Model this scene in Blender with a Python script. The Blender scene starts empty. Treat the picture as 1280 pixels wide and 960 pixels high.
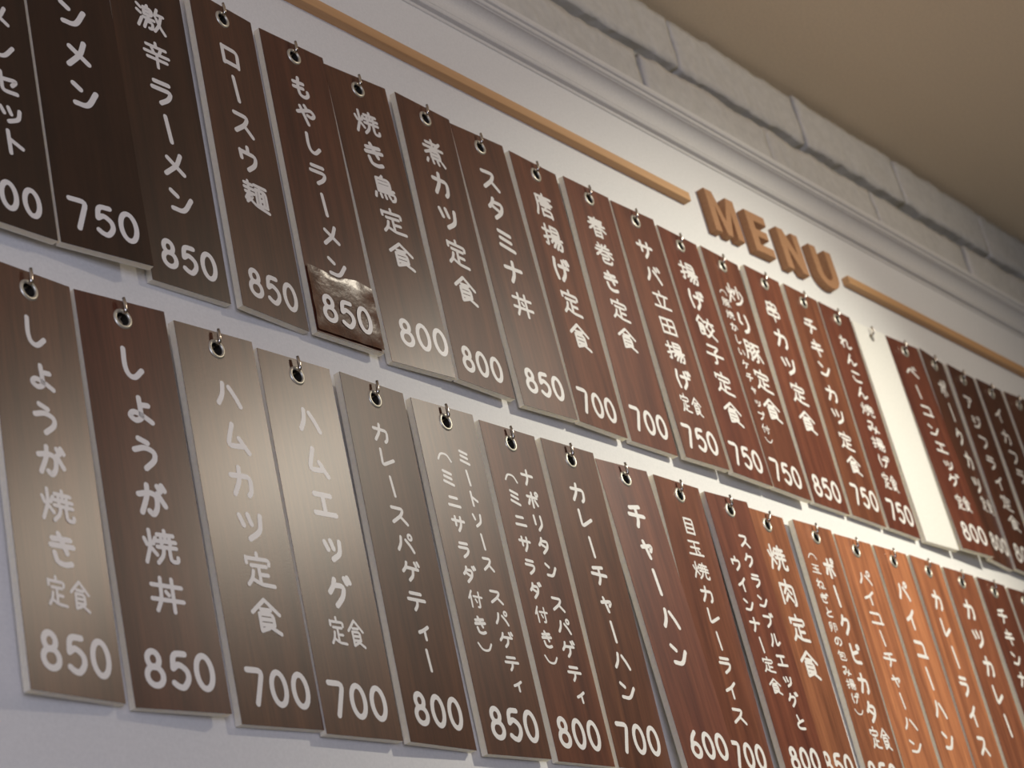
import bpy, bmesh, math, random
from mathutils import Vector, Matrix

# ---------------------------------------------------------------- camera
sc = bpy.context.scene
COL = sc.collection
cam_d = bpy.data.cameras.new('camera')
cam = bpy.data.objects.new('camera', cam_d)
COL.objects.link(cam)
RT = Vector((0.6268505, -0.7501283, -0.2106323))
FW = Vector((0.7478930, 0.5035153, 0.4325834))
UP = Vector((-0.2184365, -0.4286957, 0.8766445))
cam.matrix_world = Matrix(((RT.x, UP.x, -FW.x, -0.62309), (RT.y, UP.y, -FW.y, -1.00969),
                           (RT.z, UP.z, -FW.z, -1.03652), (0, 0, 0, 1)))
cam_d.sensor_width = 36.0
cam_d.lens = 2456.885 / 1280 * 36.0
cam_d.clip_start = 0.05
cam_d.dof.use_dof = True
cam_d.dof.focus_distance = 1.83
cam_d.dof.aperture_fstop = 9.5
sc.camera = cam
# ---------------------------------------------------------------- world, lamps, exposure
sc.view_settings.view_transform = 'Standard'
sc.view_settings.look = 'None'
sc.view_settings.gamma = 1.0
sc.view_settings.exposure = -0.14
world = bpy.data.worlds.new('world')
sc.world = world
world.use_nodes = True
world.node_tree.nodes['Background'].inputs[0].default_value = (0.85, 1.0, 0.75, 1)
world.node_tree.nodes['Background'].inputs[1].default_value = 0.07

def lamp(name, kind, loc, target, energy, color, **kw):
    d = bpy.data.lights.new(name, kind)
    d.energy = energy
    d.color = color
    for k, v in kw.items():
        setattr(d, k, v)
    o = bpy.data.objects.new(name, d)
    COL.objects.link(o)
    o.location = loc
    o.rotation_euler = (Vector(target) - Vector(loc)).to_track_quat('-Z', 'Y').to_euler()
    return o
LAMP = (2.0, -1.5, 0.55)
WARM = (1.0, 0.80, 0.56)
lamp('ceiling_spot_beam', 'SPOT', LAMP, (1.47, 0, -0.36), 152, (1.0, 0.97, 0.83), spot_size=math.radians(52), spot_blend=1.0, shadow_soft_size=0.03)
lamp('ceiling_spot_spill', 'SPOT', LAMP, (1.3, 0, -0.30), 32, (1.0, 0.87, 0.70), spot_size=math.radians(110), spot_blend=0.8, shadow_soft_size=0.03)
lamp('window_daylight', 'AREA', (-1.8, -2.6, -0.9), (0.6, 0, -0.2), 50, (0.74, 0.76, 1.0), shape='RECTANGLE', size=1.6, size_y=1.6)
# plaques: key, row, (x, y, z, roll, pitch, yaw, width), texts (characters, positions in mm, cell width, height, style)
PLAQUES = [
 ('set','T',[0.24587,-0.00085,0.14299,0.0034,-0.00975,-0.00394,0.0895],[('ラーメンセット',[(14.8,-48.3),(14.1,-83.9),(13.4,-118.7),(12.7,-152.2),(12.4,-187.3),(12.8,-218.3),(12.3,-248.2)],35.6,28.5,'M'),('900',[(-21.4,-302.2),(0.9,-302.2),(23.2,-302.2)],21.6,33.4,'P')]),
 ('men','T',[0.34031,-0.00298,0.14495,0.00286,-0.01074,-0.0917,0.09008],[('タンメン',[(0.5,-39.9),(0.7,-83.6),(0.5,-127.6),(0.9,-170.8)],37.4,37.5,'M'),('750',[(-22.7,-298.0),(1.3,-298.0),(25.3,-298.0)],23.3,36.0,'P')]),
 ('geki','T',[0.43699,-0.00136,0.14412,0.01231,0.01429,-0.01144,0.08896],[('激辛ラーメン',[(2.2,-42.1),(2.6,-83.0),(2.5,-123.8),(2.5,-163.3),(2.9,-201.1),(3.7,-238.5)],37.4,33.7,'M'),('850',[(-20.7,-298.6),(1.9,-298.6),(24.5,-298.6)],21.9,33.9,'P')]),
 ('rosu','T',[0.53634,-0.00182,0.14425,0.00863,0.00832,0.07117,0.0886],[('ロースウ麺',[(1.6,-43.4),(1.7,-81.0),(2.2,-120.3),(1.7,-160.8),(2.0,-201.6)],37.4,33.9,'M'),('850',[(-21.4,-300.7),(2.0,-300.7),(25.4,-300.7)],22.7,35.1,'P')]),
 ('moya','T',[0.636,0.00105,0.14406,-0.00856,-0.00653,-0.01868,0.08841],[('もやしラーメン',[(0.2,-38.3),(0.4,-71.7),(1.2,-106.5),(1.3,-142.2),(0.8,-177.7),(1.3,-212.9),(0.7,-248.7)],33.8,30.0,'M'),('850',[(-22.7,-300.8),(0.6,-300.8),(23.8,-300.8)],22.6,34.9,'P')]),
 ('yaki','T',[0.72983,0.00217,0.14241,0.02066,-0.00444,-0.04554,0.08943],[('焼き鳥定食',[(0.7,-41.9),(1.6,-81.4),(4.2,-120.9),(5.2,-160.6),(6.5,-200.3)],39.2,34.1,'M'),('800',[(-14.2,-292.6),(9.8,-292.6),(33.8,-292.6)],23.3,36.0,'P')]),
 ('nika','T',[0.83123,-0.00166,0.14277,-0.00684,-0.00158,0.01337,0.08956],[('煮カツ定食',[(1.0,-43.7),(1.5,-84.5),(0.7,-126.6),(1.6,-170.5),(1.4,-214.6)],39.2,36.7,'M'),('800',[(-22.5,-302.2),(0.4,-302.2),(23.4,-302.2)],22.3,34.5,'P')]),
 ('suta','T',[0.92377,-0.00049,0.14089,0.02767,-0.00393,-0.01541,0.09008],[('スタミナ丼',[(1.4,-42.2),(0.8,-80.9),(1.3,-121.4),(0.3,-161.4),(0.6,-202.3)],39.2,34.4,'M'),('850',[(-22.2,-297.7),(0.5,-297.7),(23.3,-297.7)],22.1,34.2,'P')]),
 ('kara','T',[1.02587,0.00108,0.1419,0.0018,-0.00757,0.0224,0.08907],[('唐揚げ定食',[(-0.3,-42.8),(0.2,-85.7),(0.7,-128.3),(1.5,-171.2),(1.6,-214.4)],40.9,36.9,'M'),('700',[(-24.7,-301.0),(-0.7,-301.0),(23.3,-301.0)],23.3,36.0,'P')]),
 ('haru','T',[1.12608,-0.00056,0.14264,0.00052,0.00603,-0.00351,0.08947],[('春巻き定食',[(0.5,-39.8),(1.4,-76.4),(1.1,-114.2),(2.8,-151.8),(2.4,-190.3)],39.2,32.3,'M'),('700',[(-22.2,-298.2),(1.8,-298.2),(25.8,-298.2)],23.3,36.0,'P')]),
 ('saba','T',[1.2214,-0.00024,0.14272,0.01427,-0.00909,-0.01211,0.08945],[('サバ立田揚げ',[(2.5,-39.5),(4.7,-75.6),(4.8,-110.9),(2.9,-147.2),(1.7,-183.3),(1.0,-220.6)],40.9,31.2,'M'),('定食',[(-10.5,-254.2),(12.5,-254.2)],22.2,27.8,'S'),('750',[(-25.3,-300.1),(-1.3,-300.1),(22.7,-300.1)],23.3,36.0,'P')]),
 ('gyoz','T',[1.32174,0.00251,0.14099,-0.00365,-0.02145,0.01461,0.0894],[('揚げ餃子定食',[(-0.5,-40.8),(-2.0,-81.2),(-0.1,-120.6),(1.1,-158.7),(0.9,-199.5),(0.2,-241.3)],44.5,34.8,'M'),('750',[(-25.1,-301.8),(-1.1,-301.8),(22.9,-301.8)],23.3,36.0,'P')]),
 ('iri','T',[1.4179,0.00203,0.14044,-0.01517,-0.01569,0.01494,0.08938],[('炒り豚定食',[(9.8,-41.8),(10.7,-83.4),(11.0,-125.9),(12.9,-168.1),(13.3,-209.8)],44.5,36.0,'M'),('（豚焼かしいケチャップ付）',[(-21.4,-45.7),(-21.8,-62.2),(-21.5,-80.4),(-20.7,-98.1),(-20.6,-116.6),(-21.0,-135.1),(-20.7,-153.2),(-20.7,-171.8),(-19.8,-189.8),(-20.1,-208.2),(-20.6,-226.9),(-20.3,-245.4),(-20.6,-261.7)],20.5,15.2,'S'),('750',[(-26.1,-303.1),(-2.1,-303.1),(21.9,-303.1)],23.3,36.0,'P')]),
 ('kusi','T',[1.52116,0.00133,0.14412,-0.00183,0.00621,0.00812,0.08854],[('串カツ定食',[(-0.5,-43.1),(1.2,-83.8),(-0.1,-124.7),(3.0,-165.4),(3.5,-206.4)],44.5,35.1,'M'),('850',[(-24.4,-302.9),(-0.4,-302.9),(23.6,-302.9)],23.3,36.0,'P')]),
 ('chik','T',[1.62072,0.00092,0.14406,-0.01434,0.00732,0.00808,0.08881],[('チキンカツ定食',[(-0.5,-37.3),(-0.3,-72.1),(2.8,-104.0),(2.8,-141.9),(1.7,-176.2),(2.2,-213.4),(3.8,-248.5)],40.9,30.2,'M'),('750',[(-16.7,-295.5),(6.9,-295.5),(30.4,-295.5)],22.9,35.4,'P')]),
 ('renk','T',[1.71383,0.00152,0.14328,-0.00842,0.00333,0.01053,0.08898],[('れんこん焼み揚げ',[(2.3,-36.2),(3.1,-64.2),(3.4,-90.3),(4.3,-116.2),(4.1,-143.0),(4.5,-169.5),(5.0,-195.7),(5.0,-222.5)],39.2,23.0,'M'),('定食',[(-7.6,-254.2),(13.5,-254.2)],22.2,27.8,'S'),('750',[(-19.2,-299.3),(4.8,-299.3),(28.8,-299.3)],23.3,36.0,'P')]),
 ('blank','T',[1.8134,0.00205,0.14147,-0.00335,-0.00776,-0.04317,0.08963],[]),
 ('beko','T',[1.91218,0.00065,0.14391,-0.01067,-0.02857,-0.05519,0.08937],[('ベーコンエッグ',[(-1.5,-36.1),(-3.0,-70.0),(1.3,-100.7),(-0.1,-133.0),(3.6,-161.7),(5.8,-188.9),(6.2,-214.5)],39.2,25.5,'M'),('定食',[(-1.9,-251.6),(17.5,-251.6)],22.2,27.8,'S'),('800',[(-16.8,-299.9),(6.7,-299.9),(30.3,-299.9)],22.8,35.3,'P')]),
 ('pork','T',[2.00565,0.0001,0.14392,-0.01443,0.00143,0.07959,0.0889],[('ポークカツ',[(4.5,-38.6),(7.1,-78.5),(6.2,-120.9),(11.0,-158.5),(9.4,-199.3)],39.2,34.6,'M'),('定食',[(11.0,-230.5),(32.7,-230.5)],22.2,27.8,'S'),('800',[(-5.0,-293.9),(17.1,-293.9),(39.1,-293.9)],21.4,33.1,'P')]),
 ('aji','T',[2.10239,0.00084,0.14306,-0.03743,-0.00421,0.00651,0.08914],[('アジフライ定食',[(-7.4,-41.3),(-4.0,-75.7),(-1.8,-109.9),(0.1,-144.9),(4.1,-178.4),(4.1,-212.6),(7.3,-245.7)],40.9,29.2,'M'),('800',[(-18.5,-300.1),(5.5,-300.1),(29.5,-300.1)],23.3,36.0,'P')]),
 ('ika','T',[2.19897,-0.00037,0.14256,0.00105,0.00063,-0.00092,0.08945],[('イカフラ',[(-1.7,-39.1),(-2.8,-78.7),(-1.2,-113.5),(-0.2,-147.0)],40.9,31.1,'M')]),
 ('las','T',[2.29702,-0.00208,0.14395,0.03719,0.01732,-0.01335,0.08941],[]),
 ('syoy','B',[0.25911,-0.00025,-0.24061,0.00443,0.00042,0.05898,0.08828],[('しょうが焼き',[(-0.1,-37.7),(2.0,-74.6),(0.4,-112.0),(1.1,-146.9),(1.1,-183.3),(1.2,-218.5)],35.6,31.1,'M'),('定食',[(-9.4,-252.9),(12.6,-252.9)],21.4,26.7,'S'),('850',[(-22.0,-299.1),(1.5,-299.1),(25.0,-299.1)],22.8,35.3,'P')]),
 ('syod','B',[0.35078,-0.00203,-0.24141,0.02271,0.00779,-0.05661,0.09043],[('しょうが焼丼',[(1.2,-40.9),(2.9,-80.2),(1.1,-120.5),(0.7,-160.1),(0.9,-199.6),(0.7,-239.1)],37.4,34.0,'M'),('850',[(-22.7,-299.1),(1.0,-299.1),(24.6,-299.1)],22.9,35.5,'P')]),
 ('hamk','B',[0.45116,-0.00358,-0.2434,0.03715,0.02189,-0.00171,0.08985],[('ハムカツ定食',[(3.2,-41.8),(3.5,-82.0),(2.4,-121.5),(3.5,-160.6),(3.1,-199.6),(2.3,-239.0)],37.4,34.0,'M'),('700',[(-22.0,-299.1),(2.0,-299.1),(26.0,-299.1)],23.3,36.0,'P')]),
 ('hame','B',[0.54726,-0.00256,-0.24414,0.01963,0.01247,-0.00295,0.0904],[('ハムエッグ',[(3.6,-42.8),(3.4,-83.2),(3.1,-123.5),(3.2,-163.3),(1.9,-203.9)],35.6,34.7,'M'),('定食',[(-9.9,-240.2),(12.2,-240.2)],22.2,27.8,'S'),('700',[(-24.6,-300.1),(-0.6,-300.1),(23.4,-300.1)],23.3,36.0,'P')]),
 ('kspa','B',[0.64773,-0.00304,-0.24337,0.01101,0.01283,0.0373,0.08974],[('カレースパゲティー',[(-1.1,-35.0),(-0.7,-61.2),(0.1,-88.4),(1.0,-116.2),(1.8,-144.0),(2.0,-170.6),(1.7,-198.4),(3.4,-226.5),(2.3,-253.6)],31.1,23.4,'M'),('800',[(-22.5,-299.5),(0.9,-299.5),(24.2,-299.5)],22.7,35.0,'P')]),
 ('meat','B',[0.74624,-0.0034,-0.24465,0.02146,0.01297,-0.00975,0.09019],[('ミートソース',[(16.0,-34.5),(15.6,-56.1),(16.3,-77.9),(15.1,-99.8),(16.0,-121.9),(15.8,-144.2)],21.4,18.9,'S'),('スパゲティ',[(16.8,-176.8),(17.7,-198.4),(17.8,-219.2),(18.1,-241.6),(19.8,-262.3)],24.9,18.3,'S'),('（ミニサラダ付き）',[(-14.7,-39.0),(-15.4,-61.2),(-14.5,-85.3),(-14.8,-107.9),(-14.7,-134.1),(-15.1,-159.0),(-14.9,-183.3),(-15.6,-208.6),(-15.5,-229.8)],23.1,20.1,'S'),('850',[(-23.1,-301.1),(0.9,-301.1),(24.9,-301.1)],23.3,36.0,'P')]),
 ('napo','B',[0.85105,0.00105,-0.24252,0.01756,0.00833,0.00694,0.08921],[('ナポリタン',[(14.1,-35.1),(14.7,-59.3),(14.7,-84.1),(15.5,-108.7),(16.8,-133.7)],24.9,21.2,'S'),('スパゲティ',[(14.5,-169.6),(15.7,-193.2),(14.5,-216.2),(14.6,-240.4),(16.2,-263.0)],26.7,20.0,'S'),('（ミニサラダ付き）',[(-14.0,-39.9),(-14.8,-61.8),(-14.9,-86.5),(-16.1,-111.1),(-16.0,-135.1),(-16.5,-160.1),(-17.0,-184.8),(-17.1,-209.8),(-17.8,-230.7)],23.1,20.1,'S'),('800',[(-25.7,-301.7),(-2.2,-301.7),(21.3,-301.7)],22.8,35.2,'P')]),
 ('kcha','B',[0.94848,-0.00056,-0.24112,0.01187,0.01301,-0.00749,0.08957],[('カレーチャーハン',[(-1.4,-37.2),(-0.6,-67.1),(-0.2,-97.7),(0.3,-128.1),(1.5,-158.6),(1.1,-188.9),(2.3,-219.2),(0.5,-250.1)],33.8,26.1,'M'),('700',[(-24.1,-299.9),(-0.1,-299.9),(23.9,-299.9)],23.3,36.0,'P')]),
 ('chah','B',[1.04636,0.00057,-0.24235,0.01538,-0.03567,-0.04036,0.09003],[('チャーハン',[(-0.6,-44.3),(1.1,-82.0),(-0.1,-121.5),(2.2,-162.3),(-0.6,-203.0)],37.4,34.0,'M'),('600',[(-21.0,-301.6),(1.8,-301.6),(24.5,-301.6)],22.1,34.1,'P')]),
 ('meda','B',[1.14912,0.00038,-0.24173,0.00512,0.01127,0.00156,0.08939],[('目玉焼カレーライス',[(2.1,-37.1),(2.8,-63.4),(2.1,-90.5),(2.7,-117.8),(2.4,-144.2),(1.6,-171.8),(1.5,-199.3),(0.4,-227.5),(1.2,-255.9)],33.8,23.6,'M'),('700',[(-22.6,-300.0),(-0.0,-300.0),(22.6,-300.0)],21.9,33.9,'P')]),
 ('scra','B',[1.2402,-0.006,-0.24574,0.02812,0.0015,-0.01629,0.0885],[('スクランブルエッグと',[(11.0,-36.5),(10.0,-60.8),(11.5,-85.4),(12.1,-110.1),(11.7,-133.7),(13.0,-157.4),(13.9,-181.1),(13.7,-204.3),(14.2,-226.7),(14.6,-252.7)],26.7,20.9,'S'),('ウインナー定食',[(-21.4,-68.6),(-20.6,-93.7),(-20.4,-117.8),(-20.1,-141.8),(-18.5,-165.5),(-17.0,-188.6),(-15.9,-213.5)],26.7,20.9,'S'),('800',[(-21.3,-295.7),(0.3,-295.7),(21.8,-295.7)],20.9,32.4,'P')]),
 ('niku','B',[1.33126,0.00105,-0.24492,0.016,0.00738,0.01506,0.08957],[('焼肉定食',[(0.6,-41.8),(2.3,-85.4),(3.5,-129.6),(4.0,-173.8)],44.5,37.8,'M'),('850',[(-21.6,-293.8),(2.4,-293.8),(26.4,-293.8)],23.3,36.0,'P')]),
 ('pica','B',[1.44386,0.00012,-0.24136,0.00832,0.00957,-0.01759,0.0895],[('ポークピカタ',[(11.4,-39.4),(9.9,-76.0),(10.0,-113.1),(11.2,-149.9),(10.5,-187.1),(10.0,-223.0)],32.0,31.5,'M'),('（玉ねぎと卵の包み揚げ）',[(-23.9,-27.8),(-23.1,-44.9),(-22.9,-64.4),(-23.7,-82.9),(-22.9,-101.0),(-23.3,-119.8),(-21.6,-137.3),(-22.3,-155.9),(-22.5,-174.6),(-21.4,-191.4),(-20.4,-208.4),(-21.1,-225.7)],22.2,15.3,'S'),('定食',[(-1.2,-255.4),(22.5,-255.4)],24.0,30.0,'S'),('850',[(-30.9,-300.5),(-6.9,-300.5),(17.1,-300.5)],23.3,36.0,'P')]),
 ('pcha','B',[1.54357,0.00093,-0.24241,0.0019,0.00689,-0.02207,0.08958],[('パイコーチャーハン',[(1.2,-37.0),(-0.5,-63.4),(-0.4,-90.5),(-0.1,-117.2),(1.4,-144.7),(1.8,-171.5),(1.3,-198.4),(2.0,-227.4),(-0.1,-255.8)],39.2,23.6,'M')]),
 ('phan','B',[1.64075,5e-05,-0.24101,0.019,0.01192,0.00525,0.08934],[('パイコーハン',[(0.2,-41.9),(-0.9,-79.9),(-1.9,-120.6),(-2.9,-160.1),(-3.0,-200.8),(-5.5,-241.3)],39.2,34.2,'M')]),
 ('kare','B',[1.73658,-0.00056,-0.2402,0.00428,0.01214,0.0203,0.08933],[('カレーライス',[(0.1,-40.9),(-1.9,-82.0),(-0.0,-121.3),(-0.3,-160.8),(-1.5,-201.3),(-1.4,-241.1)],37.4,34.5,'M')]),
 ('katu','B',[1.83452,-0.00028,-0.24075,0.00681,0.01113,-0.0071,0.08947],[('カツカレー',[(-3.5,-40.2),(-4.0,-81.5),(-0.9,-121.8),(-1.7,-163.4),(-1.4,-204.8)],39.2,35.4,'M')]),
 ('chic','B',[1.93453,-0.00071,-0.24013,0.00776,-0.0019,0.00699,0.08945],[('チキンカ',[(-0.7,-36.1),(-2.3,-68.4),(-4.6,-100.0),(-6.3,-131.6)],37.4,27.4,'M')]),
 ('nxt','B',[2.0345,0.0,-0.2405,0.005,0.0,0.0,0.0895],[]),
]
random.seed(7)

# ---------------------------------------------------------------- helpers
def put(name, bm, mat, parent=None, smooth=False):
    me = bpy.data.meshes.new(name)
    bm.normal_update()
    bm.to_mesh(me)
    bm.free()
    if mat: me.materials.append(mat)
    if smooth:
        for p in me.polygons: p.use_smooth = True
    o = bpy.data.objects.new(name, me)
    COL.objects.link(o)
    if parent: o.parent = parent
    return o

def tag(o, label=None, cat=None, group=None, kind=None):
    if label: o['label'] = label
    if cat: o['category'] = cat
    if group: o['group'] = group
    if kind: o['kind'] = kind
    return o

def box(bm, x0, x1, y0, y1, z0, z1):
    v = [bm.verts.new((x, y, z)) for x in (x0, x1) for y in (y0, y1) for z in (z0, z1)]
    for f in ((0, 1, 3, 2), (4, 6, 7, 5), (0, 4, 5, 1), (2, 3, 7, 6), (0, 2, 6, 4), (1, 5, 7, 3)):
        bm.faces.new([v[i] for i in f])
    return v

def tube(bm, pts, r, n=10, cap=True):
    rings = []
    prev = None
    for i, p in enumerate(pts):
        a = pts[max(i - 1, 0)]; b = pts[min(i + 1, len(pts) - 1)]
        t = (b - a).normalized()
        if prev is None:
            u = t.orthogonal().normalized()
        else:
            u = (prev - t * prev.dot(t)).normalized()
        prev = u
        w = t.cross(u)
        rr = r[i] if isinstance(r, (list, tuple)) else r
        rings.append([bm.verts.new(p + (u * math.cos(2 * math.pi * k / n) + w * math.sin(2 * math.pi * k / n)) * rr) for k in range(n)])
    for a, b in zip(rings, rings[1:]):
        for k in range(n):
            bm.faces.new((a[k], a[(k + 1) % n], b[(k + 1) % n], b[k]))
    if cap:
        bm.faces.new(rings[0][::-1]); bm.faces.new(rings[-1])

# ---------------------------------------------------------------- materials
def material(name):
    m = bpy.data.materials.new(name)
    m.use_nodes = True
    nt = m.node_tree
    return m, nt, nt.nodes['Principled BSDF']

def noise(nt, scale, detail=4, rough=0.5, stretch=None, coord='Object'):
    tc = nt.nodes.new('ShaderNodeTexCoord')
    mp = nt.nodes.new('ShaderNodeMapping')
    n = nt.nodes.new('ShaderNodeTexNoise')
    nt.links.new(tc.outputs[coord], mp.inputs[0])
    nt.links.new(mp.outputs[0], n.inputs['Vector'])
    if stretch: mp.inputs['Scale'].default_value = stretch
    n.inputs['Scale'].default_value = scale
    n.inputs['Detail'].default_value = detail
    n.inputs['Roughness'].default_value = rough
    return n, mp

def ramp(nt, src, stops):
    r = nt.nodes.new('ShaderNodeValToRGB')
    el = r.color_ramp.elements
    while len(el) < len(stops): el.new(0.5)
    for e, (p, c) in zip(el, stops):
        e.position = p; e.color = (*c, 1)
    nt.links.new(src, r.inputs[0])
    return r

def bump(nt, bsdf, src, strength, dist):
    b = nt.nodes.new('ShaderNodeBump')
    b.inputs['Strength'].default_value = strength
    b.inputs['Distance'].default_value = dist
    nt.links.new(src, b.inputs['Height'])
    nt.links.new(b.outputs[0], bsdf.inputs['Normal'])

def flat_mat(name, col, rough, bscale=None, bdist=0.0005, metal=0.0, var=0.04, bstr=0.4):
    m, nt, b = material(name)
    n, _ = noise(nt, bscale or 20, 5)
    lo = tuple(c * (1 - var) for c in col); hi = tuple(min(1, c * (1 + var)) for c in col)
    r = ramp(nt, n.outputs['Fac'], [(0.3, lo), (0.7, hi)])
    nt.links.new(r.outputs[0], b.inputs['Base Color'])
    b.inputs['Roughness'].default_value = rough
    b.inputs['Metallic'].default_value = metal
    if bscale: bump(nt, b, n.outputs['Fac'], bstr, bdist)
    return m

WALL = flat_mat('white_wall_paint', (0.74, 0.73, 0.71), 0.7, 350, 0.0002, bstr=0.25)
CORNICE = flat_mat('cornice_paint', (0.66, 0.64, 0.61), 0.55, 300, 0.0002, bstr=0.2)
CEIL = flat_mat('ceiling_plaster', (0.86, 0.70, 0.49), 0.9, 260, 0.0008, var=0.05)
FLOOR = flat_mat('floor_boards', (0.42, 0.31, 0.20), 0.5)
BRICK = flat_mat('whitewashed_brick', (0.55, 0.53, 0.49), 0.88, 75, 0.0035, var=0.07, bstr=0.8)
MORTAR = flat_mat('mortar', (0.42, 0.41, 0.36), 0.95, 90, 0.002, var=0.15)
FOAM = flat_mat('white_board_core', (0.84, 0.75, 0.60), 0.5, 250, 0.0001)
fb = FOAM.node_tree.nodes['Principled BSDF']
fb.inputs['Subsurface Weight'].default_value = 0.6
fb.inputs['Subsurface Radius'].default_value = (1.0, 0.85, 0.55)
fb.inputs['Subsurface Scale'].default_value = 0.012
BLANK = flat_mat('blank_board_face', (0.82, 0.80, 0.74), 0.4, 250, 0.0001)
NICKEL = flat_mat('hook_steel', (0.55, 0.50, 0.45), 0.22, metal=1.0)
RING = flat_mat('eyelet_nickel', (0.62, 0.59, 0.50), 0.38, metal=0.65)
BARREL = flat_mat('shade_painted_barrel', (0.035, 0.030, 0.025), 0.5, metal=0.3)  # near-black colour paints in the shade deep inside the eyelet hole
INK = flat_mat('white_print', (0.80, 0.77, 0.73), 0.38, 900, 0.00006, var=0.01, bstr=0.3)

def wood_print(name, rough=0.31, bscale=700, bdist=0.00006):
    m, nt, b = material(name)
    at = nt.nodes.new('ShaderNodeAttribute'); at.attribute_type = 'OBJECT'; at.attribute_name = 'tint'
    ofs = nt.nodes.new('ShaderNodeAttribute'); ofs.attribute_type = 'OBJECT'; ofs.attribute_name = 'grain'
    add = nt.nodes.new('ShaderNodeVectorMath'); add.operation = 'ADD'
    n, mp = noise(nt, 1.0, 7, 0.62, (55, 1, 3.2))
    n.inputs['Distortion'].default_value = 0.35
    nt.links.new(mp.outputs[0], add.inputs[0]); nt.links.new(ofs.outputs['Vector'], add.inputs[1])
    nt.links.new(add.outputs[0], n.inputs['Vector'])
    n2 = nt.nodes.new('ShaderNodeTexNoise'); n2.inputs['Scale'].default_value = 6.0; n2.inputs['Detail'].default_value = 5
    nt.links.new(add.outputs[0], n2.inputs['Vector'])
    brown = ramp(nt, n.outputs['Fac'], [(0.30, (0.085, 0.030, 0.0150)), (0.52, (0.150, 0.056, 0.026)), (0.72, (0.215, 0.086, 0.038))])
    red = ramp(nt, n.outputs['Fac'], [(0.30, (0.095, 0.023, 0.0150)), (0.52, (0.155, 0.043, 0.024)), (0.72, (0.210, 0.064, 0.034))])
    mx = nt.nodes.new('ShaderNodeMix'); mx.data_type = 'RGBA'
    nt.links.new(at.outputs['Fac'], mx.inputs[0]); nt.links.new(brown.outputs[0], mx.inputs[6]); nt.links.new(red.outputs[0], mx.inputs[7])
    m2 = nt.nodes.new('ShaderNodeMix'); m2.data_type = 'RGBA'; m2.blend_type = 'MULTIPLY'; m2.inputs[0].default_value = 0.55
    fine = ramp(nt, n2.outputs['Fac'], [(0.35, (0.55, 0.52, 0.5)), (0.6, (1, 1, 1))])
    nt.links.new(mx.outputs[2], m2.inputs[6]); nt.links.new(fine.outputs[0], m2.inputs[7])
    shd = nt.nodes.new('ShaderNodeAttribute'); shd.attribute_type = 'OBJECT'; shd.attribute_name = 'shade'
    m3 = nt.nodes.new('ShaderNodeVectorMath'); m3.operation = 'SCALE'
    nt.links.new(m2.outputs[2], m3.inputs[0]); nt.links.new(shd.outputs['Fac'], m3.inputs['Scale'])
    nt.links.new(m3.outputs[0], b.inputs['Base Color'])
    b.inputs['Roughness'].default_value = rough
    nb, _ = noise(nt, bscale, 3)
    bump(nt, b, nb.outputs['Fac'], 0.5, bdist)
    return m
WOOD = wood_print('dark_wood_print')
FILM = wood_print('wood_print_under_film', 0.27, 130, 0.0006)

def timber(name, lo, hi, stretch, rough=0.55):
    m, nt, b = material(name)
    n, _ = noise(nt, 1.0, 6, 0.6, stretch)
    r = ramp(nt, n.outputs['Fac'], [(0.3, lo), (0.7, hi)])
    nt.links.new(r.outputs[0], b.inputs['Base Color'])
    b.inputs['Roughness'].default_value = rough
    bump(nt, b, n.outputs['Fac'], 0.2, 0.0003)
    return m
PINE = timber('pale_pine', (0.50, 0.27, 0.115), (0.62, 0.36, 0.17), (3, 160, 160))
MDF = timber('brown_letter_board', (0.33, 0.165, 0.075), (0.41, 0.21, 0.10), (240, 240, 240), 0.8)

# ---------------------------------------------------------------- room shell
WY = 0.0120                      # wall face
ZC = 0.573                       # ceiling
X0, X1 = -1.6, 4.4
bm = bmesh.new(); box(bm, X0, X1, WY, WY + 0.10, -2.65, 0.378)
wall = tag(put('wall_back', bm, WALL), 'white painted wall panel carrying the rows of menu plaques', kind='structure')
bm = bmesh.new(); box(bm, X0, X1, -4.2, WY + 0.13, ZC, ZC + 0.08)
tag(put('ceiling', bm, CEIL), 'brownish plastered ceiling above the white brick courses', kind='structure')
bm = bmesh.new(); box(bm, X0, X1, -4.2, WY + 0.13, -2.73, -2.65)
tag(put('floor', bm, FLOOR), kind='structure')

# mortar bed and whitewashed bricks above the cornice (parts of the wall)
bm = bmesh.new(); box(bm, X0, X1, 0.013, WY + 0.10, 0.378, ZC)
put('mortar', bm, MORTAR, wall)

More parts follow.
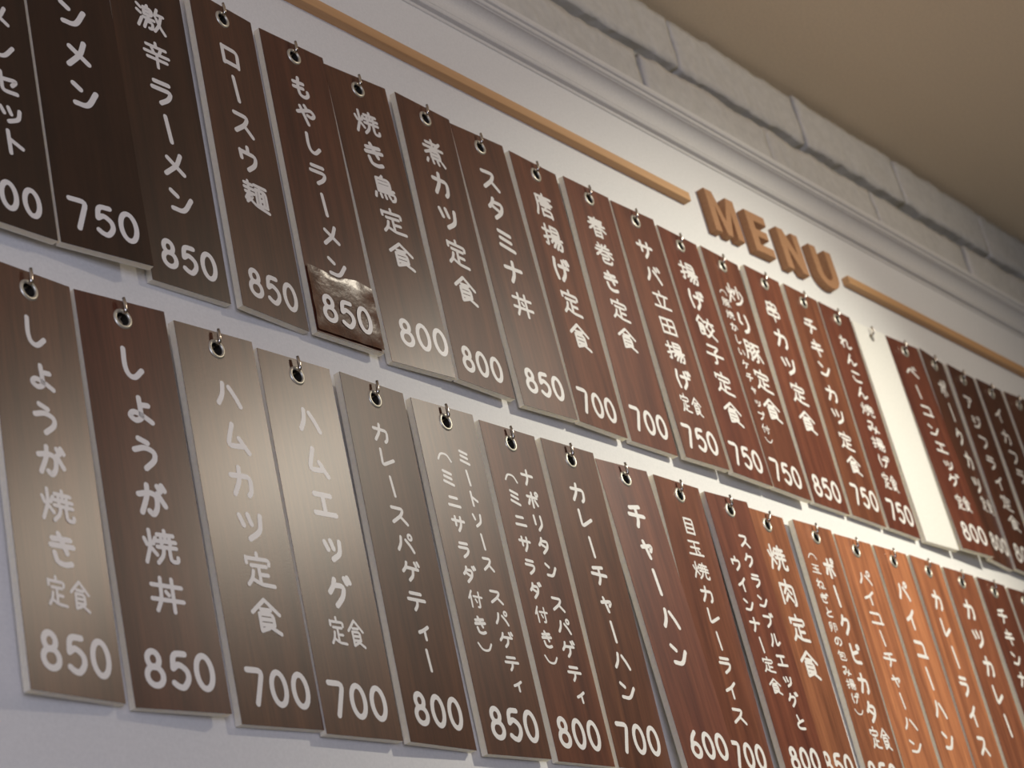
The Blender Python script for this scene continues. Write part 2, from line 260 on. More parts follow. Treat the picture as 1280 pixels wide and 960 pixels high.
from mathutils import noise as mnoise
def brick(x0, x1, z0, z1, seed):
    bm = bmesh.new()
    nx = max(6, int((x1 - x0) / 0.009)); nz = 7
    rnd = random.Random(seed)
    y0 = rnd.uniform(-0.007, -0.003)
    sx = seed * 7.31
    def edge(v, sc_, amp):          # ragged outline
        return amp * (0.8 * mnoise.noise(Vector((v * sc_ + sx, 0.3, 1.7))) + 0.5 * mnoise.noise(Vector((v * sc_ * 3.3 + sx, 5.3, 1.7))) + 0.38 * mnoise.noise(Vector((v * sc_ * 7 + sx, 8.3, 1.7))))
    def P(i, j, layer):
        u = i / nx; w = j / nz
        x = x0 + (x1 - x0) * u; z = z0 + (z1 - z0) * w
        bx = 1 - min(1, min(u, 1 - u) * (x1 - x0) / 0.012); bz = 1 - min(1, min(w, 1 - w) * (z1 - z0) / 0.012)
        if i in (0, nx): x += edge(z * 1.0, 30, 0.0035)
        if j == 0: z += edge(x, 16, 0.0055)
        if j == nz: z += edge(x + 9, 16, 0.0055)
        y = y0
        if layer == 0:
            y += 0.0014 * max(bx, bz) ** 3 + 0.0022 * mnoise.noise(Vector((x * 26 + sx, z * 26, 3.1)))
        elif layer == 1:
            y += 0.030
        return (x, y, z)
    F = [[bm.verts.new(P(i, j, 0)) for j in range(nz + 1)] for i in range(nx + 1)]
    for i in range(nx):
        for j in range(nz):
            bm.faces.new((F[i][j], F[i + 1][j], F[i + 1][j + 1], F[i][j + 1]))
    loop = [(i, 0) for i in range(nx)] + [(nx, j) for j in range(nz)] + [(i, nz) for i in range(nx, 0, -1)] + [(0, j) for j in range(nz, 0, -1)]
    cx, cz = (x0 + x1) / 2, (z0 + z1) / 2
    rings = [[F[i][j] for i, j in loop]]
    for d, sh, am in ((0.003, 0.0006, 0.0016), (0.009, 0.0004, 0.0032), (0.028, 0.001, 0.002)):
        ring = []
        for i, j in loop:
            p = Vector(F[i][j].co)
            ex = (1 if i == nx else -1 if i == 0 else 0); ez = (1 if j == nz else -1 if j == 0 else 0)
            p.x += ex * (sh + am * mnoise.noise(p * 70)); p.z += ez * (sh + am * mnoise.noise(p * 70 + Vector((9, 9, 9))))
            p.y += d
            ring.append(bm.verts.new(p))
        rings.append(ring)
    for a, b in zip(rings, rings[1:]):
        n = len(a)
        for k in range(n):
            bm.faces.new((a[k], b[k], b[(k + 1) % n], a[(k + 1) % n]))
    put('brick', bm, BRICK, wall, smooth=True)

up = [1.461, 1.799, 2.113, 2.421]
lo = [1.343, 1.662, 1.979, 2.297]
ups = [1.461 - 0.326 * k for k in range(5, 0, -1)] + up + [2.421 + 0.326 * k for k in range(1, 5)]
los = [1.343 - 0.322 * k for k in range(5, 0, -1)] + lo + [2.297 + 0.322 * k for k in range(1, 5)]
sd = 1
for a, b in zip(ups, ups[1:]):
    brick(a + 0.0035, b - 0.0035, 0.4730, 0.560, sd); sd += 1
for a, b in zip(los, los[1:]):
    brick(a + 0.004, b - 0.004, 0.366, 0.4510, sd); sd += 1

# cornice moulding: one profile swept along the wall
prof0 = [(0.0165, 0.3308), (0.0149, 0.3315), (0.0149, 0.3352), (0.0160, 0.3357), (0.0160, 0.3374), (0.0105, 0.3385), (0.0095, 0.3400), (0.0095, 0.3432), (0.0103, 0.3440)]
for k in range(11):
    a = k / 10 * math.pi / 2
    prof0.append((0.0095 - 0.0145 * (1 - math.cos(a)), 0.3446 + 0.0225 * math.sin(a)))
prof0 += [(-0.0050, 0.3682), (-0.0075, 0.3688), (-0.0085, 0.3700), (-0.0085, 0.3728), (-0.0072, 0.3738), (-0.0072, 0.3745), (-0.0105, 0.3755), (-0.0118, 0.3775), (-0.0118, 0.3830), (-0.0105, 0.3845), (0.03, 0.3845), (0.03, 0.3308)]
prof = [(y - 0.0045, z - 0.0062) for y, z in prof0]
bm = bmesh.new()
A = [bm.verts.new((X0 + 0.01, y, z)) for y, z in prof]; B = [bm.verts.new((X1 - 0.01, y, z)) for y, z in prof]
for k in range(len(prof)):
    j = (k + 1) % len(prof)
    bm.faces.new((A[k], A[j], B[j], B[k]))
bm.faces.new(A[::-1]); bm.faces.new(B)
bmesh.ops.recalc_face_normals(bm, faces=bm.faces)
tag(put('trim_1', bm, CORNICE), 'cream coved cornice moulding running under the white bricks', kind='structure')

# ---------------------------------------------------------------- wooden bars and MENU letters
def bar(x0, x1, label):
    bm = bmesh.new(); box(bm, x0, x1, 0.0011, WY + 0.0005, 0.2296, 0.2429)
    bmesh.ops.bevel(bm, geom=bm.edges[:], offset=0.0006, segments=1, affect='EDGES')
    bmesh.ops.translate(bm, verts=bm.verts, vec=(-x0, 0, 0))
    o = put('wooden_bar', bm, PINE); o.location.x = x0
    tag(o, label, 'wood strip', 'pine strips either side of the MENU letters')
bar(-0.10, 1.3846, 'long pale pine strip on the wall left of the MENU letters')
bar(1.7990, 3.30, 'pale pine strip on the wall right of the MENU letters')

def letter(ch, poly, x, z, w, h, tilt, label):
    bm = bmesh.new()
    vs = [bm.verts.new((px * w, 0, pz * h)) for px, pz in poly]
    f = bm.faces.new(vs)
    ed = bm.edges[:]
    r = bmesh.ops.extrude_face_region(bm, geom=[f])
    for v in r['geom']:
        if isinstance(v, bmesh.types.BMVert): v.co.y += 0.0117
    bmesh.ops.recalc_face_normals(bm, faces=bm.faces)
    bmesh.ops.bevel(bm, geom=[e for e in bm.edges if abs(e.verts[0].co.y) < 1e-6 and abs(e.verts[1].co.y) < 1e-6], offset=0.0007, segments=2, affect='EDGES')
    big = [q for q in bm.faces if len(q.verts) > 4]
    bmesh.ops.triangulate(bm, faces=big)
    o = put('wooden_letter', bm, MDF)
    o.location = (x, 0.0006, z); o.rotation_euler = (0, tilt, 0)
    tag(o, label, 'letter', 'MENU letters')
M_ = [(0, 0), (.23, 0), (.23, .60), (.41, 0), (.59, 0), (.77, .60), (.77, 0), (1, 0), (1, 1), (.73, 1), (.50, .38), (.27, 1), (0, 1)]
E_ = [(0, 0), (1, 0), (1, .22), (.36, .22), (.36, .40), (.90, .40), (.90, .60), (.36, .60), (.36, .78), (1, .78), (1, 1), (0, 1)]
N_ = [(0, 0), (.30, 0), (.30, .52), (.70, 0), (1, 0), (1, 1), (.70, 1), (.70, .48), (.30, 1), (0, 1)]
U_ = [(0, 1)] + [(0, .36)] + [(.5 - .5 * math.cos(a), .36 - .36 * math.sin(a)) for a in [math.pi * k / 12 for k in range(1, 12)]] + [(1, .36), (1, 1), (.70, 1), (.70, .38)] + [(.5 + .20 * math.cos(a), .38 - .17 * math.sin(a)) for a in [math.pi * k / 8 for k in range(1, 8)]] + [(.30, .38), (.30, 1)]
letter('M', M_, 1.4296, 0.2004, 0.0725, 0.0657, -0.03, 'brown wooden letter M on the wall, first of the word MENU')
letter('E', E_, 1.5290, 0.2006, 0.0520, 0.0660, -0.03, 'brown wooden letter E, second in the word MENU')
letter('N', N_, 1.6110, 0.1990, 0.0590, 0.0660, -0.04, 'brown wooden letter N, third in the word MENU')
letter('U', U_, 1.7000, 0.1985, 0.0636, 0.0670, -0.04, 'brown wooden letter U, last of the word MENU')

# ---------------------------------------------------------------- brush lettering: strokes on a 100 x 100 cell, '~' = curved, 'o' = loop x,y,rx,ry
DK = ' 70,12-78,26 86,6-94,20'
GLYPH = {
'カ': '10,35-82,33-78,80-66,92 44,8-40,48-14,92', 'キ': '18,30-82,24 8,58-92,50 42,6-58,94', 'ク': '38,8-28,32-10,52 34,24-82,22-70,60-34,94',
'グ': '34,14-26,36-8,56 30,32-72,30-62,64-30,94 78,6-86,20 92,2-100,16', 'ゲ': '32,10-26,34-8,56 26,34-90,34 62,34-58,70-36,94 76,4-82,18 91,0-97,14', 'ケ': '34,8-28,32-10,54 26,34-90,34 62,34-58,70-36,94',
'コ': '14,20-82,20-80,84 10,84-90,84', 'サ': '6,34-94,34 30,12-30,62 70,10-68,60-44,94', 'ジ': '18,20-38,30 12,46-32,56 ~16,88-54,80-84,42 64,12-74,26 82,6-92,20',
'ス': '16,18-78,18-60,52-12,90 54,56-88,90', 'セ': '6,46-92,32-72,58 36,12-36,82-46,90-86,88', 'ソ': '18,20-30,48 ~80,14-72,60-34,92', 'タ': '38,6-30,28-10,50 34,22-82,22-72,60-32,94 30,44-64,60', 'ダ': '34,8-28,30-8,50 32,24-74,24-66,60-28,94 28,44-56,58 80,4-87,18 94,0-100,13',
'チ': '76,10-20,20 8,48-92,48 52,18-54,66-40,94', 'ツ': '10,24-22,52 42,18-52,46 ~88,16-78,62-38,92', 'ッ': '20,36-30,58 46,30-54,54 ~84,30-76,66-44,88', 'テ': '22,16-78,16 6,46-94,46 52,46-50,72-34,94',
'ト': '36,6-38,94 38,38-80,62', 'ナ': '8,36-92,36 52,6-50,60-30,94', 'ニ': '22,28-78,28 8,76-92,76', 'ハ': '36,18-30,54-10,84 58,26-78,54-92,82', 'バ': '30,20-26,54-8,84 54,28-74,56-88,84 66,8-74,22 84,4-92,18',
'パ': '32,20-26,54-8,84 56,32-76,56-90,84 o82,14,10,10', 'ピ': '24,10-24,78-40,90-86,88 24,52-76,38 o88,14,10,10', 'フ': '14,20-84,20-74,60-34,94', 'ブ': '12,24-76,24-68,62-30,94 76,4-84,18 92,0-99,14', 'プ': '12,24-78,24-70,62-30,94 o88,10,10,10',
'ベ': '6,62-32,28-44,32-94,80 62,12-70,28 80,6-88,22', 'ポ': '8,34-84,34 46,8-46,94 26,52-12,80 66,52-82,78 o86,10,10,10', 'ミ': '20,12-78,24 22,42-74,54 14,74-84,90', 'ム': '44,8-16,78-80,74 62,50-92,92', 'メ': '76,8-58,50-12,92 24,30-82,76',
'ャ': '14,48-82,36-66,62 32,22-52,94', 'ラ': '22,14-78,14 12,40-84,40-72,70-38,94', 'リ': '24,12-26,60 ~76,8-76,56-46,94', 'ル': '32,12-30,52-8,90 58,8-58,86-92,58', 'レ': '24,8-24,88-88,48', 'ロ': '16,18-18,84 16,20-84,20-82,84 18,80-82,80',
'ン': '16,20-38,36 ~14,84-56,82-90,36', 'イ': '80,8-50,38-12,58 52,40-54,94', 'ィ': '78,26-50,46-20,60 54,46-56,92', 'ウ': '50,4-50,24 14,26-16,54 14,28-84,28-76,64-40,94', 'エ': '16,20-84,20 50,20-50,80 6,80-94,80', 'ア': '12,18-86,18-60,46 46,40-46,66-24,92', 'ー': '46,4-54,96',
'し': '~30,6-28,56-36,84-56,90-82,66', 'ょ': '50,14-52,74 52,38-82,36 ~52,62-50,84-28,95-9,82-24,67-54,74-90,93', 'う': '34,6-62,16 ~16,42-50,32-78,42-76,66-46,94', 'が': '~8,38-44,30-64,40-62,72-48,92-36,84 ~38,8-34,40-12,90 70,30-90,64 72,8-80,22 86,4-94,18',
'か': '~8,38-48,28-68,42-62,76-46,92-34,82 ~38,8-34,40-12,90 78,26-94,60', 'き': '18,22-78,16 12,42-86,36 40,4-64,58 ~22,64-30,88-54,94-76,88', 'ぎ': '14,26-72,20 10,46-78,40 36,6-60,60 ~20,66-28,88-52,94-72,88 80,4-86,18 93,2-99,15',
'も': '~44,6-38,50-42,84-64,92-82,78-82,62 16,32-66,28 14,56-62,52', 'や': '~8,48-44,32-76,22-92,38-78,54-58,50 50,6-60,24 26,16-54,94', 'り': '~26,12-24,48-34,56 ~70,8-78,50-66,80-44,94', 'げ': '~18,10-12,50-20,92 38,36-90,34 ~64,10-66,60-44,94 78,4-85,17 92,2-98,14',
'ね': '26,6-26,94 8,30-38,28-8,76 ~26,46-54,26-78,40-74,82-52,90-58,74-92,90', 'れ': '26,6-26,94 8,30-38,28-8,76 ~26,54-50,28-66,34-62,76-74,88-94,74', 'ん': '~52,6-14,90 ~14,88-42,52-56,62-62,88-92,62', 'こ': '22,20-80,20 ~20,62-30,86-54,90-86,84',
'み': '~18,16-54,16-36,58-18,84-8,68-40,58-94,78 78,40-74,66-58,94', 'と': '34,8-44,44 ~82,34-34,54-20,74-38,90-82,88', 'の': '~52,20-44,68-20,82-10,58-28,26-60,16-88,36-86,68-58,92', 'い': '~16,20-18,66-30,82-42,66 ~72,24-86,50-86,70',
'（': '~6,74-26,40-50,32-74,40-94,74', '）': '~6,28-26,60-50,68-74,60-94,28',
'定': '50,2-50,14 12,16-12,32 12,18-88,18-86,32 26,38-76,38 50,38-50,88 50,62-78,62 30,54-24,76-8,94 22,76-50,90-94,92', '食': '50,4-6,42 50,4-94,42 34,32-66,32 28,44-28,92 28,44-72,44-72,74 28,59-72,59 28,74-72,74 28,92-54,82 52,76-90,96',
'焼': '8,30-14,46 40,26-32,42 24,6-24,46-6,94 26,56-38,72 46,16-92,16 68,4-68,28 56,26-56,42 80,26-80,42 42,34-96,34 42,50-96,50 60,50-56,74-38,94 76,50-76,88-96,88-97,76',
'鳥': '50,2-42,12 24,14-24,66 24,14-76,14-76,42 24,28-76,28 24,42-76,42 24,54-88,54 24,66-90,66-86,90-74,94 12,76-8,92 30,78-32,90 48,78-50,90 64,76-68,86', '丼': '8,26-92,26 6,64-94,64 34,6-32,64-18,94 66,6-66,94 47,42-54,50',
'煮': '20,16-76,16 48,4-48,32 6,34-94,34 84,8-50,40-8,60 34,46-34,74 34,46-74,46-74,74 34,60-74,60 34,74-74,74 14,84-8,96 36,84-38,95 58,84-62,95 80,82-90,95', '唐': '52,2-52,12 14,14-92,14 16,14-16,60-4,94 32,26-80,26-80,50 24,38-92,38 32,50-80,50 54,16-54,62 34,68-34,94 34,68-80,68-80,94 34,90-80,90',
'揚': '4,28-36,28 20,6-20,88-10,84 4,62-36,50 46,6-46,38 46,6-84,6-84,38 46,22-84,22 46,38-84,38 38,50-96,50 54,50-38,72 52,62-92,62-86,94-76,92 64,64-46,90 78,64-62,94', '春': '16,14-84,14 20,26-80,26 6,38-94,38 48,4-42,38-6,66 54,40-94,64 32,56-32,94 32,56-68,56-68,94 32,74-68,74 32,92-68,92',
'巻': '28,4-34,14 70,4-62,14 16,20-84,20 6,36-94,36 48,8-40,36-6,64 58,36-94,60 32,56-70,56-70,72-34,72 34,72-34,92-78,92-84,80', '立': '50,6-50,20 12,26-88,26 30,38-38,76 70,36-60,78 6,86-94,86', '田': '14,16-14,88 14,16-86,16-86,88 14,50-86,50 50,16-50,86 14,86-86,86',
'餃': '24,4-4,34 24,4-44,26 12,40-12,92-30,84 12,40-38,40-38,66 12,53-38,53 12,66-38,66 28,70-42,88 72,4-72,18 50,22-96,22 62,32-50,48 80,32-94,46 86,48-68,76-46,94 56,50-72,76-96,94', '子': '20,14-80,14-52,40 52,40-52,88-38,92 6,54-94,54',
'炒': '8,30-12,48 40,26-32,42 24,6-24,48-6,94 26,58-38,74 68,4-68,56 54,24-44,46 82,22-94,42 90,54-72,80-44,94', '豚': '12,8-12,70-4,92 12,8-36,8-36,92-28,92 12,32-36,32 12,54-36,54 46,12-94,12 68,12-46,34 60,26-72,50-70,88-58,94 62,40-44,58 68,56-42,80 90,30-74,44 74,46-96,84',
'串': '22,10-22,34 22,10-78,10-78,34-22,34 14,46-14,70 14,46-86,46-86,70-14,70 50,2-50,96', '激': '6,10-18,20 4,34-16,42 4,92-18,60 42,4-38,12 28,14-28,40 28,14-56,14-56,40-28,40 28,27-56,27 42,42-42,52 24,54-62,54 38,54-24,92 36,66-56,66-52,90-42,90 76,4-66,32 68,24-96,24 88,26-78,64-60,92 70,40-80,68-96,92',
'辛': '50,4-50,16 16,20-84,20 34,26-40,40 66,26-60,40 8,46-92,46 16,66-84,66 50,46-50,96', '麺': '8,12-40,12 6,28-44,28 24,2-24,44 8,44-42,44 22,44-6,70 20,54-38,54-10,80 14,60-44,84-96,94 48,8-96,8 70,8-66,20 52,22-52,78 52,22-92,22-92,78 64,24-64,76 80,24-80,76 66,40-78,40 66,58-78,58 52,78-92,78',
'目': '26,8-26,92 26,8-76,8-76,92 26,36-76,36 26,62-76,62 26,90-76,90', '玉': '16,14-84,14 22,48-78,48 50,14-50,86 6,86-94,86 64,62-74,74', '肉': '14,22-14,94 14,22-86,22-86,88-76,92 50,4-50,30 50,26-30,54 50,30-70,50 50,54-30,82 50,58-72,80', '付': '30,6-8,48 22,32-22,94 40,34-96,34 76,8-76,90-62,90 50,50-58,64',
'卵': '38,6-14,16 14,16-14,72-34,62 38,16-38,50-14,94 22,34-26,46 60,14-60,94 60,14-88,14-88,68-78,70 70,34-74,46', '包': '30,4-10,36 24,20-84,20-80,62-70,64 26,38-60,38-60,56-26,56 26,38-26,88-88,88-90,74',
'5': '86,7-24,7-16,45 ~16,46-48,36-86,50-90,72-62,93-34,92-12,84', '6': '~74,5-36,28-12,66 o50,70,40,24', '7': '4,7-92,7-40,95', '8': 'o50,27,30,20 o50,70,41,24', '9': '~26,95-64,72-88,34 o50,30,40,24', '0': 'o50,50,42,43'}

def catmull(P, n=5):
    out = []
    for i in range(len(P) - 1):
        p0 = P[i - 1] if i else P[0] * 2 - P[1]
        p1, p2 = P[i], P[i + 1]
        p3 = P[i + 2] if i + 2 < len(P) else P[-1] * 2 - P[-2]
        for k in range(n):
            t = k / n
            out.append(0.5 * ((2 * p1) + (p2 - p0) * t + (2 * p0 - 5 * p1 + 4 * p2 - p3) * t * t + (3 * p1 - p0 - 3 * p2 + p3) * t ** 3))
    out.append(P[-1])
    return out

def round_corners(P, r):
    if len(P) < 3: return P
    out = [P[0]]
    for a, b, c in zip(P, P[1:], P[2:]):
        d1 = min(r, (a - b).length * 0.45); d2 = min(r, (c - b).length * 0.45)
        s = b + (a - b).normalized() * d1; e = b + (c - b).normalized() * d2
        for t in (0, 0.25, 0.5, 0.75, 1):
            out.append(s * (1 - t) ** 2 + b * (2 * t * (1 - t)) + e * t * t)
    out.append(P[-1])
    return out

def ribbon(bm, P, w, y, closed=False):
    n = len(P); h = w / 2
    Ls, Rs = [], []
    for i, p in enumerate(P):
        if closed: t = P[(i + 1) % n] - P[i - 1]
        else: t = P[min(i + 1, n - 1)] - P[max(i - 1, 0)]
        t = t.normalized(); nn = Vector((-t.y, t.x))
        l, r = p + nn * h, p - nn * h
        Ls.append(bm.verts.new((l.x, y, l.y))); Rs.append(bm.verts.new((r.x, y, r.y)))
    rng = range(n) if closed else range(n - 1)
    for i in rng:
        j = (i + 1) % n
        bm.faces.new((Ls[i], Rs[i], Rs[j], Ls[j]))
    if not closed:
        for end in (0, 1):
            p = P[-1] if end else P[0]
            t = ((P[-1] - P[-2]) if end else (P[0] - P[1])).normalized()
            nn = Vector((-t.y, t.x))
            arc = [bm.verts.new((q.x, y, q.y)) for q in [p + nn * (h * math.cos(a)) + t * (h * math.sin(a)) for a in [math.pi * k / 6 for k in range(1, 6)]]]
            if end: bm.faces.new([Ls[-1], Rs[-1]] + arc[::-1])
            else: bm.faces.new([Rs[0], Ls[0]] + arc[::-1])

def write(bm, text, pos, cw, ch, style, lift=0.0):
    for c, (px, pz) in zip(text, pos):
        g = GLYPH[c]
        digit = style == 'P'
        dense = ord(c) > 0x4e00
        base = min(cw, ch)
        if digit: w = 5.0
        elif style == 'M': w = (0.108 if dense else 0.145) * base
        else: w = (0.112 if dense else 0.150) * base
        w = max(w, 1.7)
        a = 0 if digit else random.uniform(-0.03, 0.03)
        W = cw if (digit or dense or c in '（）') else cw * 0.94
        H_ = ch
        if c in 'ャィょ': W, H_ = W * 0.88, H_ * 0.9
        if c in '（）': H_ = min(H_, W * 0.8)
        mx, mz = (W - w) / 100.0, (H_ - w) / 100.0
        def T(x, z):
            u, v = (x - 50) * mx, (50 - z) * mz
            return Vector((px + u * math.cos(a) - v * math.sin(a), pz + u * math.sin(a) + v * math.cos(a))) * 0.001
        for k, s in enumerate(g.split(' ')):
            y = -0.00012 - 0.000022 * k - lift
            if s[0] == 'o':
                ox, oy, rx, ry = [float(q) for q in s[1:].split(',')]
                if not digit: ry = rx * mx / mz
                m_ = 28 if digit else 14
                ribbon(bm, [T(ox + rx * math.cos(2 * math.pi * q / m_), oy + ry * math.sin(2 * math.pi * q / m_)) for q in range(m_)][::-1], w * 0.001 * (1 if digit else 0.8), y, True)
                continue
            curved = s[0] == '~'
            P = [T(*[float(q) for q in p.split(',')]) for p in s.lstrip('~').split('-')]
            P = catmull(P, 6) if curved and len(P) > 2 else round_corners(P, w * 0.0011)
            ribbon(bm, P, w * 0.001, y)

# ---------------------------------------------------------------- menu plaques
PH, PE, HR = 0.3477, 0.0171, 0.0061       # height, eyelet centre below the top edge, hole radius

def plate(bm, w, y0, y1, top=True):
    """board w wide with a round hole at the origin, front at y0, back at y1"""
    N = 24
    x0, x1, z1, zm, z0 = -w / 2, w / 2, PE, -0.030, PE - PH
    ring, outer = [], []
    for k in range(N):
        a = 2 * math.pi * (k + 0.5) / N
        dx, dz = math.cos(a), math.sin(a)
        ring.append((HR * dx, HR * dz))
        t = min((x1 / abs(dx)) if dx else 9, (z1 / dz) if dz > 0 else (zm / dz))
        outer.append([dx * t, dz * t])
    for cxy in ((x1, z1), (x0, z1), (x0, zm), (x1, zm)):      # snap nearest samples to the corners
        k = min(range(N), key=lambda q: (outer[q][0] - cxy[0]) ** 2 + (outer[q][1] - cxy[1]) ** 2)
        outer[k] = list(cxy)
    V = {}
    for y in (y0, y1):
        V[y] = ([bm.verts.new((p[0], y, p[1])) for p in ring], [bm.verts.new((p[0], y, p[1])) for p in outer],
                [bm.verts.new((x0, y, z0)), bm.verts.new((x1, y, z0))])
    bl = min(range(N), key=lambda q: (outer[q][0] - x0) ** 2 + (outer[q][1] - zm) ** 2)
    br = min(range(N), key=lambda q: (outer[q][0] - x1) ** 2 + (outer[q][1] - zm) ** 2)
    for y in (y0, y1):
        R_, O_, C_ = V[y]
        for k in range(N):
            j = (k + 1) % N
            bm.faces.new((R_[k], R_[j], O_[j], O_[k]))
        idx = [bl]
        while idx[-1] != br: idx.append((idx[-1] + 1) % N)
        bm.faces.new([C_[0], C_[1]] + [O_[q] for q in idx[::-1]])
    for k in range(N):
        j = (k + 1) % N
        bm.faces.new((V[y0][0][k], V[y0][0][j], V[y1][0][j], V[y1][0][k]))
    idx = [br]
    while idx[-1] != bl: idx.append((idx[-1] + 1) % N)
    a = [V[y0][2][1]] + [V[y0][1][q] for q in idx] + [V[y0][2][0]]
    b = [V[y1][2][1]] + [V[y1][1][q] for q in idx] + [V[y1][2][0]]
    for k in range(len(a)):
        j = (k + 1) % len(a)
        bm.faces.new((a[k], a[j], b[j], b[k]))
    bmesh.ops.recalc_face_normals(bm, faces=bm.faces)

def eyelet_bm():
    bm = bmesh.new()
    pr = [(0.0059, 0.0002), (0.0061, -0.0006), (0.0068, -0.0013), (0.0078, -0.0014), (0.0087, -0.0009), (0.0092, -0.0002), (0.0093, 0.0002)]
    N = 32
    rings = [[bm.verts.new((r * math.cos(2 * math.pi * k / N), y, r * math.sin(2 * math.pi * k / N))) for k in range(N)] for r, y in pr]
    for a, b in zip(rings, rings[1:]):
        for k in range(N):
            bm.faces.new((a[k], a[(k + 1) % N], b[(k + 1) % N], b[k]))
    bmesh.ops.recalc_face_normals(bm, faces=bm.faces)
    return bm

def hook_bm(ln, up, lean):
    """square-bent screw hook: shaft out of the wall, then up in front of the plaque; origin on the wall"""
    bm = bmesh.new()
    r = 0.00165
    P = [Vector((0, 0.004, 0)), Vector((0, -ln + 0.003, 0))]
    for k in range(1, 6):
        a = k / 6 * math.pi / 2
        P.append(Vector((lean * 0.1 * k / 6, -ln + 0.003 - 0.003 * math.sin(a), 0.003 * (1 - math.cos(a)))))
    P.append(Vector((lean, -ln - 0.0002, up * 0.6)))
    P.append(Vector((lean * 1.6, -ln, up)))
    tube(bm, P, [r] * (len(P) - 1) + [r * 0.8], 10)
    tube(bm, [Vector((0, 0.001, 0)), Vector((0, -0.0012, 0))], 0.0028, 14)       # collar against the wall
    return bm

ENG = {'set': ('ンセット 900', 'combo set', 'leftmost in the upper row'),
'men': ('ンメン 750', 'simple noodles', 'second from left in the upper row'),
'geki': ('激辛ラーメン 850', 'extra hot ramen', ''),
'rosu': ('ロースウ麺 850', 'pork loin noodles', ''),
'moya': ('もやしラーメン 850', 'bean sprout ramen', 'film label over its price'),
'yaki': ('焼き鳥定食 800', 'grilled chicken', ''),
'nika': ('煮カツ定食 800', 'simmered cutlet', ''),
'suta': ('スタミナ丼 850', 'stamina rice bowl', ''),
'kara': ('唐揚げ定食 700', 'karaage fried chicken', ''),
'haru': ('春巻き定食 700', 'spring rolls', ''),
'saba': ('サバ立田揚げ定食 750', 'fried mackerel', ''),
'gyoz': ('揚げ餃子定食 750', 'fried gyoza dumplings', ''),
'iri': ('炒り豚定食 750', 'stir-fried pork', 'with tiny second column'),
'kusi': ('串カツ定食 850', 'skewered cutlets', ''),
'chik': ('チキンカツ定食 750', 'chicken cutlet', ''),
'renk': ('れんこん焼み揚げ定食 750', 'fried lotus root', 'left of the blank plaque'),
'beko': ('ベーコンエッグ定食 800', 'bacon and egg', 'right of the blank plaque'),
'pork': ('ポークカツ定食 800', 'pork cutlet', 'hanging twisted'),
'aji': ('アジフライ定食 800', 'fried horse mackerel', ''),
'ika': ('イカフラ', 'fried squid', 'upper row near right edge'),
'syoy': ('しょうが焼き定食 850', 'ginger pork set', 'leftmost of the lower row'),
'syod': ('しょうが焼丼 850', 'ginger pork rice bowl', ''),
'hamk': ('ハムカツ定食 700', 'ham cutlet', 'hazy with glare'),
'hame': ('ハムエッグ定食 700', 'ham and egg', 'hazy with glare'),
'kspa': ('カレースパゲティー 800', 'curry spaghetti', ''),
'meat': ('ミートソース 850', 'meat sauce spaghetti', 'two columns of text'),
'napo': ('ナポリタン 800', 'ketchup napolitan spaghetti', 'two columns of text'),
'kcha': ('カレーチャーハン 700', 'curry fried rice', ''),
'chah': ('チャーハン 600', 'plain fried rice', ''),
'meda': ('目玉焼カレーライス 700', 'fried egg curry rice', 'partly behind its neighbour'),
'scra': ('スクランブルエッグ 800', 'scrambled egg and sausage', 'two columns of text'),
'niku': ('焼肉定食 850', 'grilled yakiniku meat', 'bent hook'),
'pica': ('ポークピカタ定食 850', 'pork piccata', 'tiny bracketed column'),
'pcha': ('パイコーチャーハン', 'paiko fried rice', 'orange toned'),
'phan': ('パイコーハン', 'paiko on rice', 'orange toned'),
'kare': ('カレーライス', 'plain curry rice', 'orange toned'),
'katu': ('カツカレー', 'cutlet curry', 'lower row'),
'chic': ('チキンカ', 'chicken dish', 'lower row at the right edge')}
REDS = {'rosu': .5, 'moya': .7, 'yaki': .3, 'nika': .6, 'suta': .5, 'kara': .6, 'haru': .8, 'saba': .7, 'gyoz': 1, 'iri': .7, 'kusi': .8, 'chik': .4, 'renk': 1, 'beko': 1, 'pork': .7, 'aji': .9, 'ika': .8, 'las': .8,
        'syoy': .25, 'syod': .9, 'hamk': .1, 'hame': 0, 'kspa': .2, 'meat': .3, 'napo': .6, 'kcha': .4, 'chah': 1, 'meda': .6, 'scra': .9, 'niku': .1, 'pica': .1, 'pcha': 0, 'phan': 0, 'kare': .1, 'katu': .4, 'chic': .9, 'nxt': .9}
BT = 0.0072
SHADE = {'set': .2, 'men': .2, 'geki': .28, 'rosu': .5, 'moya': .6, 'yaki': .65, 'nika': .7, 'suta': .8, 'syoy': .7, 'syod': .6, 'hamk': .7, 'hame': .7, 'kspa': .6, 'meat': .7, 'kcha': .75, 'napo': .85, 'pica': 2.2, 'pcha': 2.9, 'phan': 3.0, 'kare': 2.5, 'niku': 2.0, 'katu': 1.7, 'meda': 1.1, 'scra': 1.15, 'kusi': 1.15, 'chik': 1.25, 'chic': .9, 'pork': .6, 'aji': .6, 'ika': .6, 'las': .6, 'nxt': .8}  # wood colour multiplier per plaque, highest on the orange ones
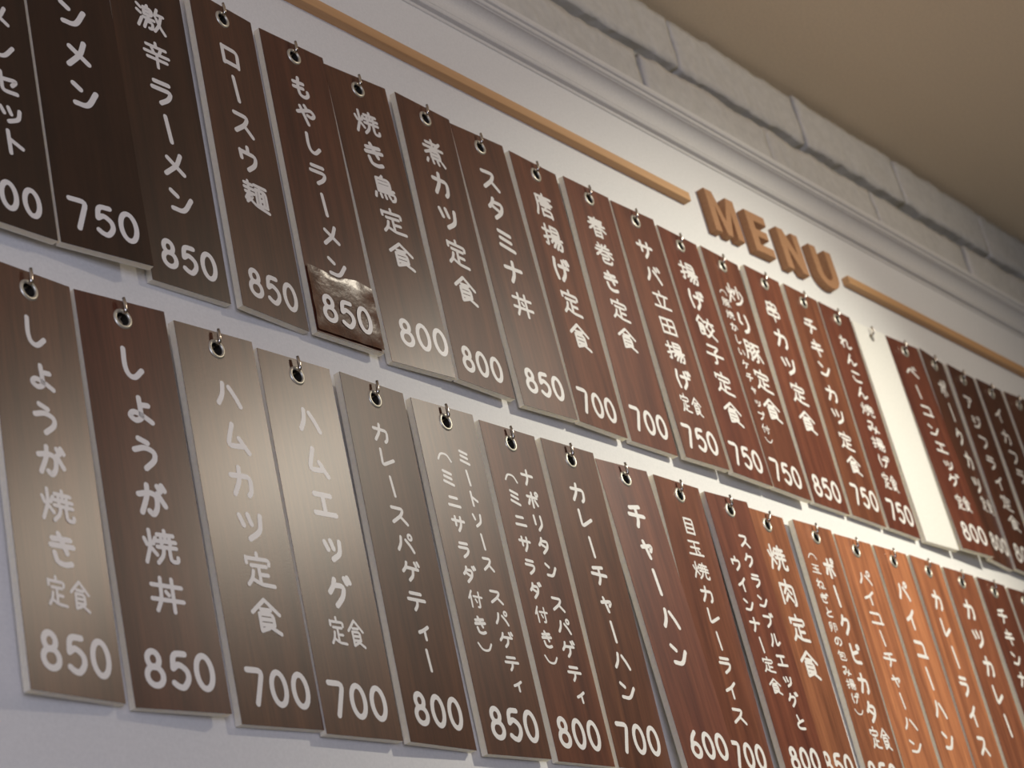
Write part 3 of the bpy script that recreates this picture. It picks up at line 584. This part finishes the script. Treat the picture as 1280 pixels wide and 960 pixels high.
for i, (key, row, (x, y, z, ro, pi_, ya, w), texts) in enumerate(PLAQUES):
    rowname = 'upper row of menu plaques' if row == 'T' else 'lower row of menu plaques'
    root = bpy.data.objects.new('menu_plaque', None); COL.objects.link(root)
    root.empty_display_size = 0.03
    root.matrix_world = Matrix.Translation((x, y, z)) @ Matrix.Rotation(ya, 4, 'Z') @ Matrix.Rotation(pi_, 4, 'X') @ Matrix.Rotation(-ro, 4, 'Y')
    if key == 'blank':
        lab = 'blank white plaque without lettering in the upper row'
    elif key == 'las':
        lab = 'dark plaque at the right end of the upper row, cut by the right edge'
    elif key == 'nxt':
        lab = 'dark plaque at the right end of the lower row, cut by the right edge'
    else:
        lab = 'wood-print menu plaque for %s, reading %s' % (ENG[key][1], ENG[key][0]) + (', ' + ENG[key][2] if ENG[key][2] else '')
    tag(root, lab, 'menu plaque', rowname)
    tint = REDS.get(key, .3)
    grain = (random.uniform(0, 90), random.uniform(0, 90), random.uniform(0, 90))
    bm = bmesh.new(); plate(bm, w, 0.0004, BT)
    put('board', bm, FOAM, root)
    bm = bmesh.new(); plate(bm, w - (0.0004 if key != 'blank' else 0), 0.0, 0.0004)
    f = put('wood_face' if key != 'blank' else 'white_face', bm, WOOD if key != 'blank' else BLANK, root)
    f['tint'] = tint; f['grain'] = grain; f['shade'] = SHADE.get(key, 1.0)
    if key != 'blank':
        put('eyelet', eyelet_bm(), RING, root, smooth=True)
        bm = bmesh.new()
        ra, rb = [[bm.verts.new((0.0060 * math.cos(2 * math.pi * k / 24), yy, 0.0060 * math.sin(2 * math.pi * k / 24))) for k in range(24)] for yy in (-0.0004, 0.0078)]
        for k in range(24): bm.faces.new((ra[k], rb[k], rb[(k + 1) % 24], ra[(k + 1) % 24]))
        put('eyelet_barrel', bm, BARREL, root, smooth=True)
    lift = 0.0
    if key == 'moya':
        # loose film label over the old price, puckered along its edges
        bm = bmesh.new(); nx, nz = 22, 18
        zt, zb = PE - PH + 0.0705, PE - PH + 0.002
        g = []
        for a in range(nx + 1):
            colv = []
            for b in range(nz + 1):
                u, v = a / nx, b / nz
                px = (u - .5) * (w - 0.002); pz = zb + (zt - zb) * v + (0.0018 * math.sin(u * 9 + 1) if b == nz else 0)
                e_ = max(abs(u - .5) * 2, abs(v - .5) * 2) ** 5
                py = -0.0006 - e_ * (0.0013 + 0.0011 * mnoise.noise(Vector((u * 6, v * 5, 2.2)))) + 0.00035 * mnoise.noise(Vector((u * 4, v * 4, 7)))
                colv.append(bm.verts.new((px, py, pz)))
            g.append(colv)
        for a in range(nx):
            for b in range(nz):
                bm.faces.new((g[a][b], g[a + 1][b], g[a + 1][b + 1], g[a][b + 1]))
        pl = put('price_label', bm, FILM, root, smooth=True)
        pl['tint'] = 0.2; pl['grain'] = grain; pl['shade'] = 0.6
        pl['label'] = 'puckered glossy film label over the old price'
    for tx in texts:
        if tx[4] != 'P':
            bm = bmesh.new(); write(bm, *tx)
            put('lettering', bm, INK, root)
    for tx in texts:
        if tx[4] == 'P':
            s, pos, cw, ch, st = tx
            bm = bmesh.new()
            write(bm, s, pos, cw, ch, st, 0.0012 if key == 'moya' else 0.0)
            put('price', bm, INK, root)
    # the hook it hangs on
    front = y
    ln = WY - (front - 0.0050)
    hx = x + random.uniform(-0.0006, 0.0006)
    lean = 0.004 if key == 'niku' else random.uniform(-0.0008, 0.0008)
    h = put('wall_hook', hook_bm(ln, 0.0118 if row == 'T' else 0.0128, lean), NICKEL, None, smooth=True)
    h.location = (hx, WY, z + HR - 0.0019)
    nm = 'the ' + ENG[key][1] + ' plaque' if key in ENG else {'blank': 'the blank white plaque', 'las': 'the last upper plaque at the right edge', 'nxt': 'the last lower plaque at the right edge'}[key]
    tag(h, 'small steel wall hook holding ' + nm, 'hook', 'hooks of the ' + rowname)
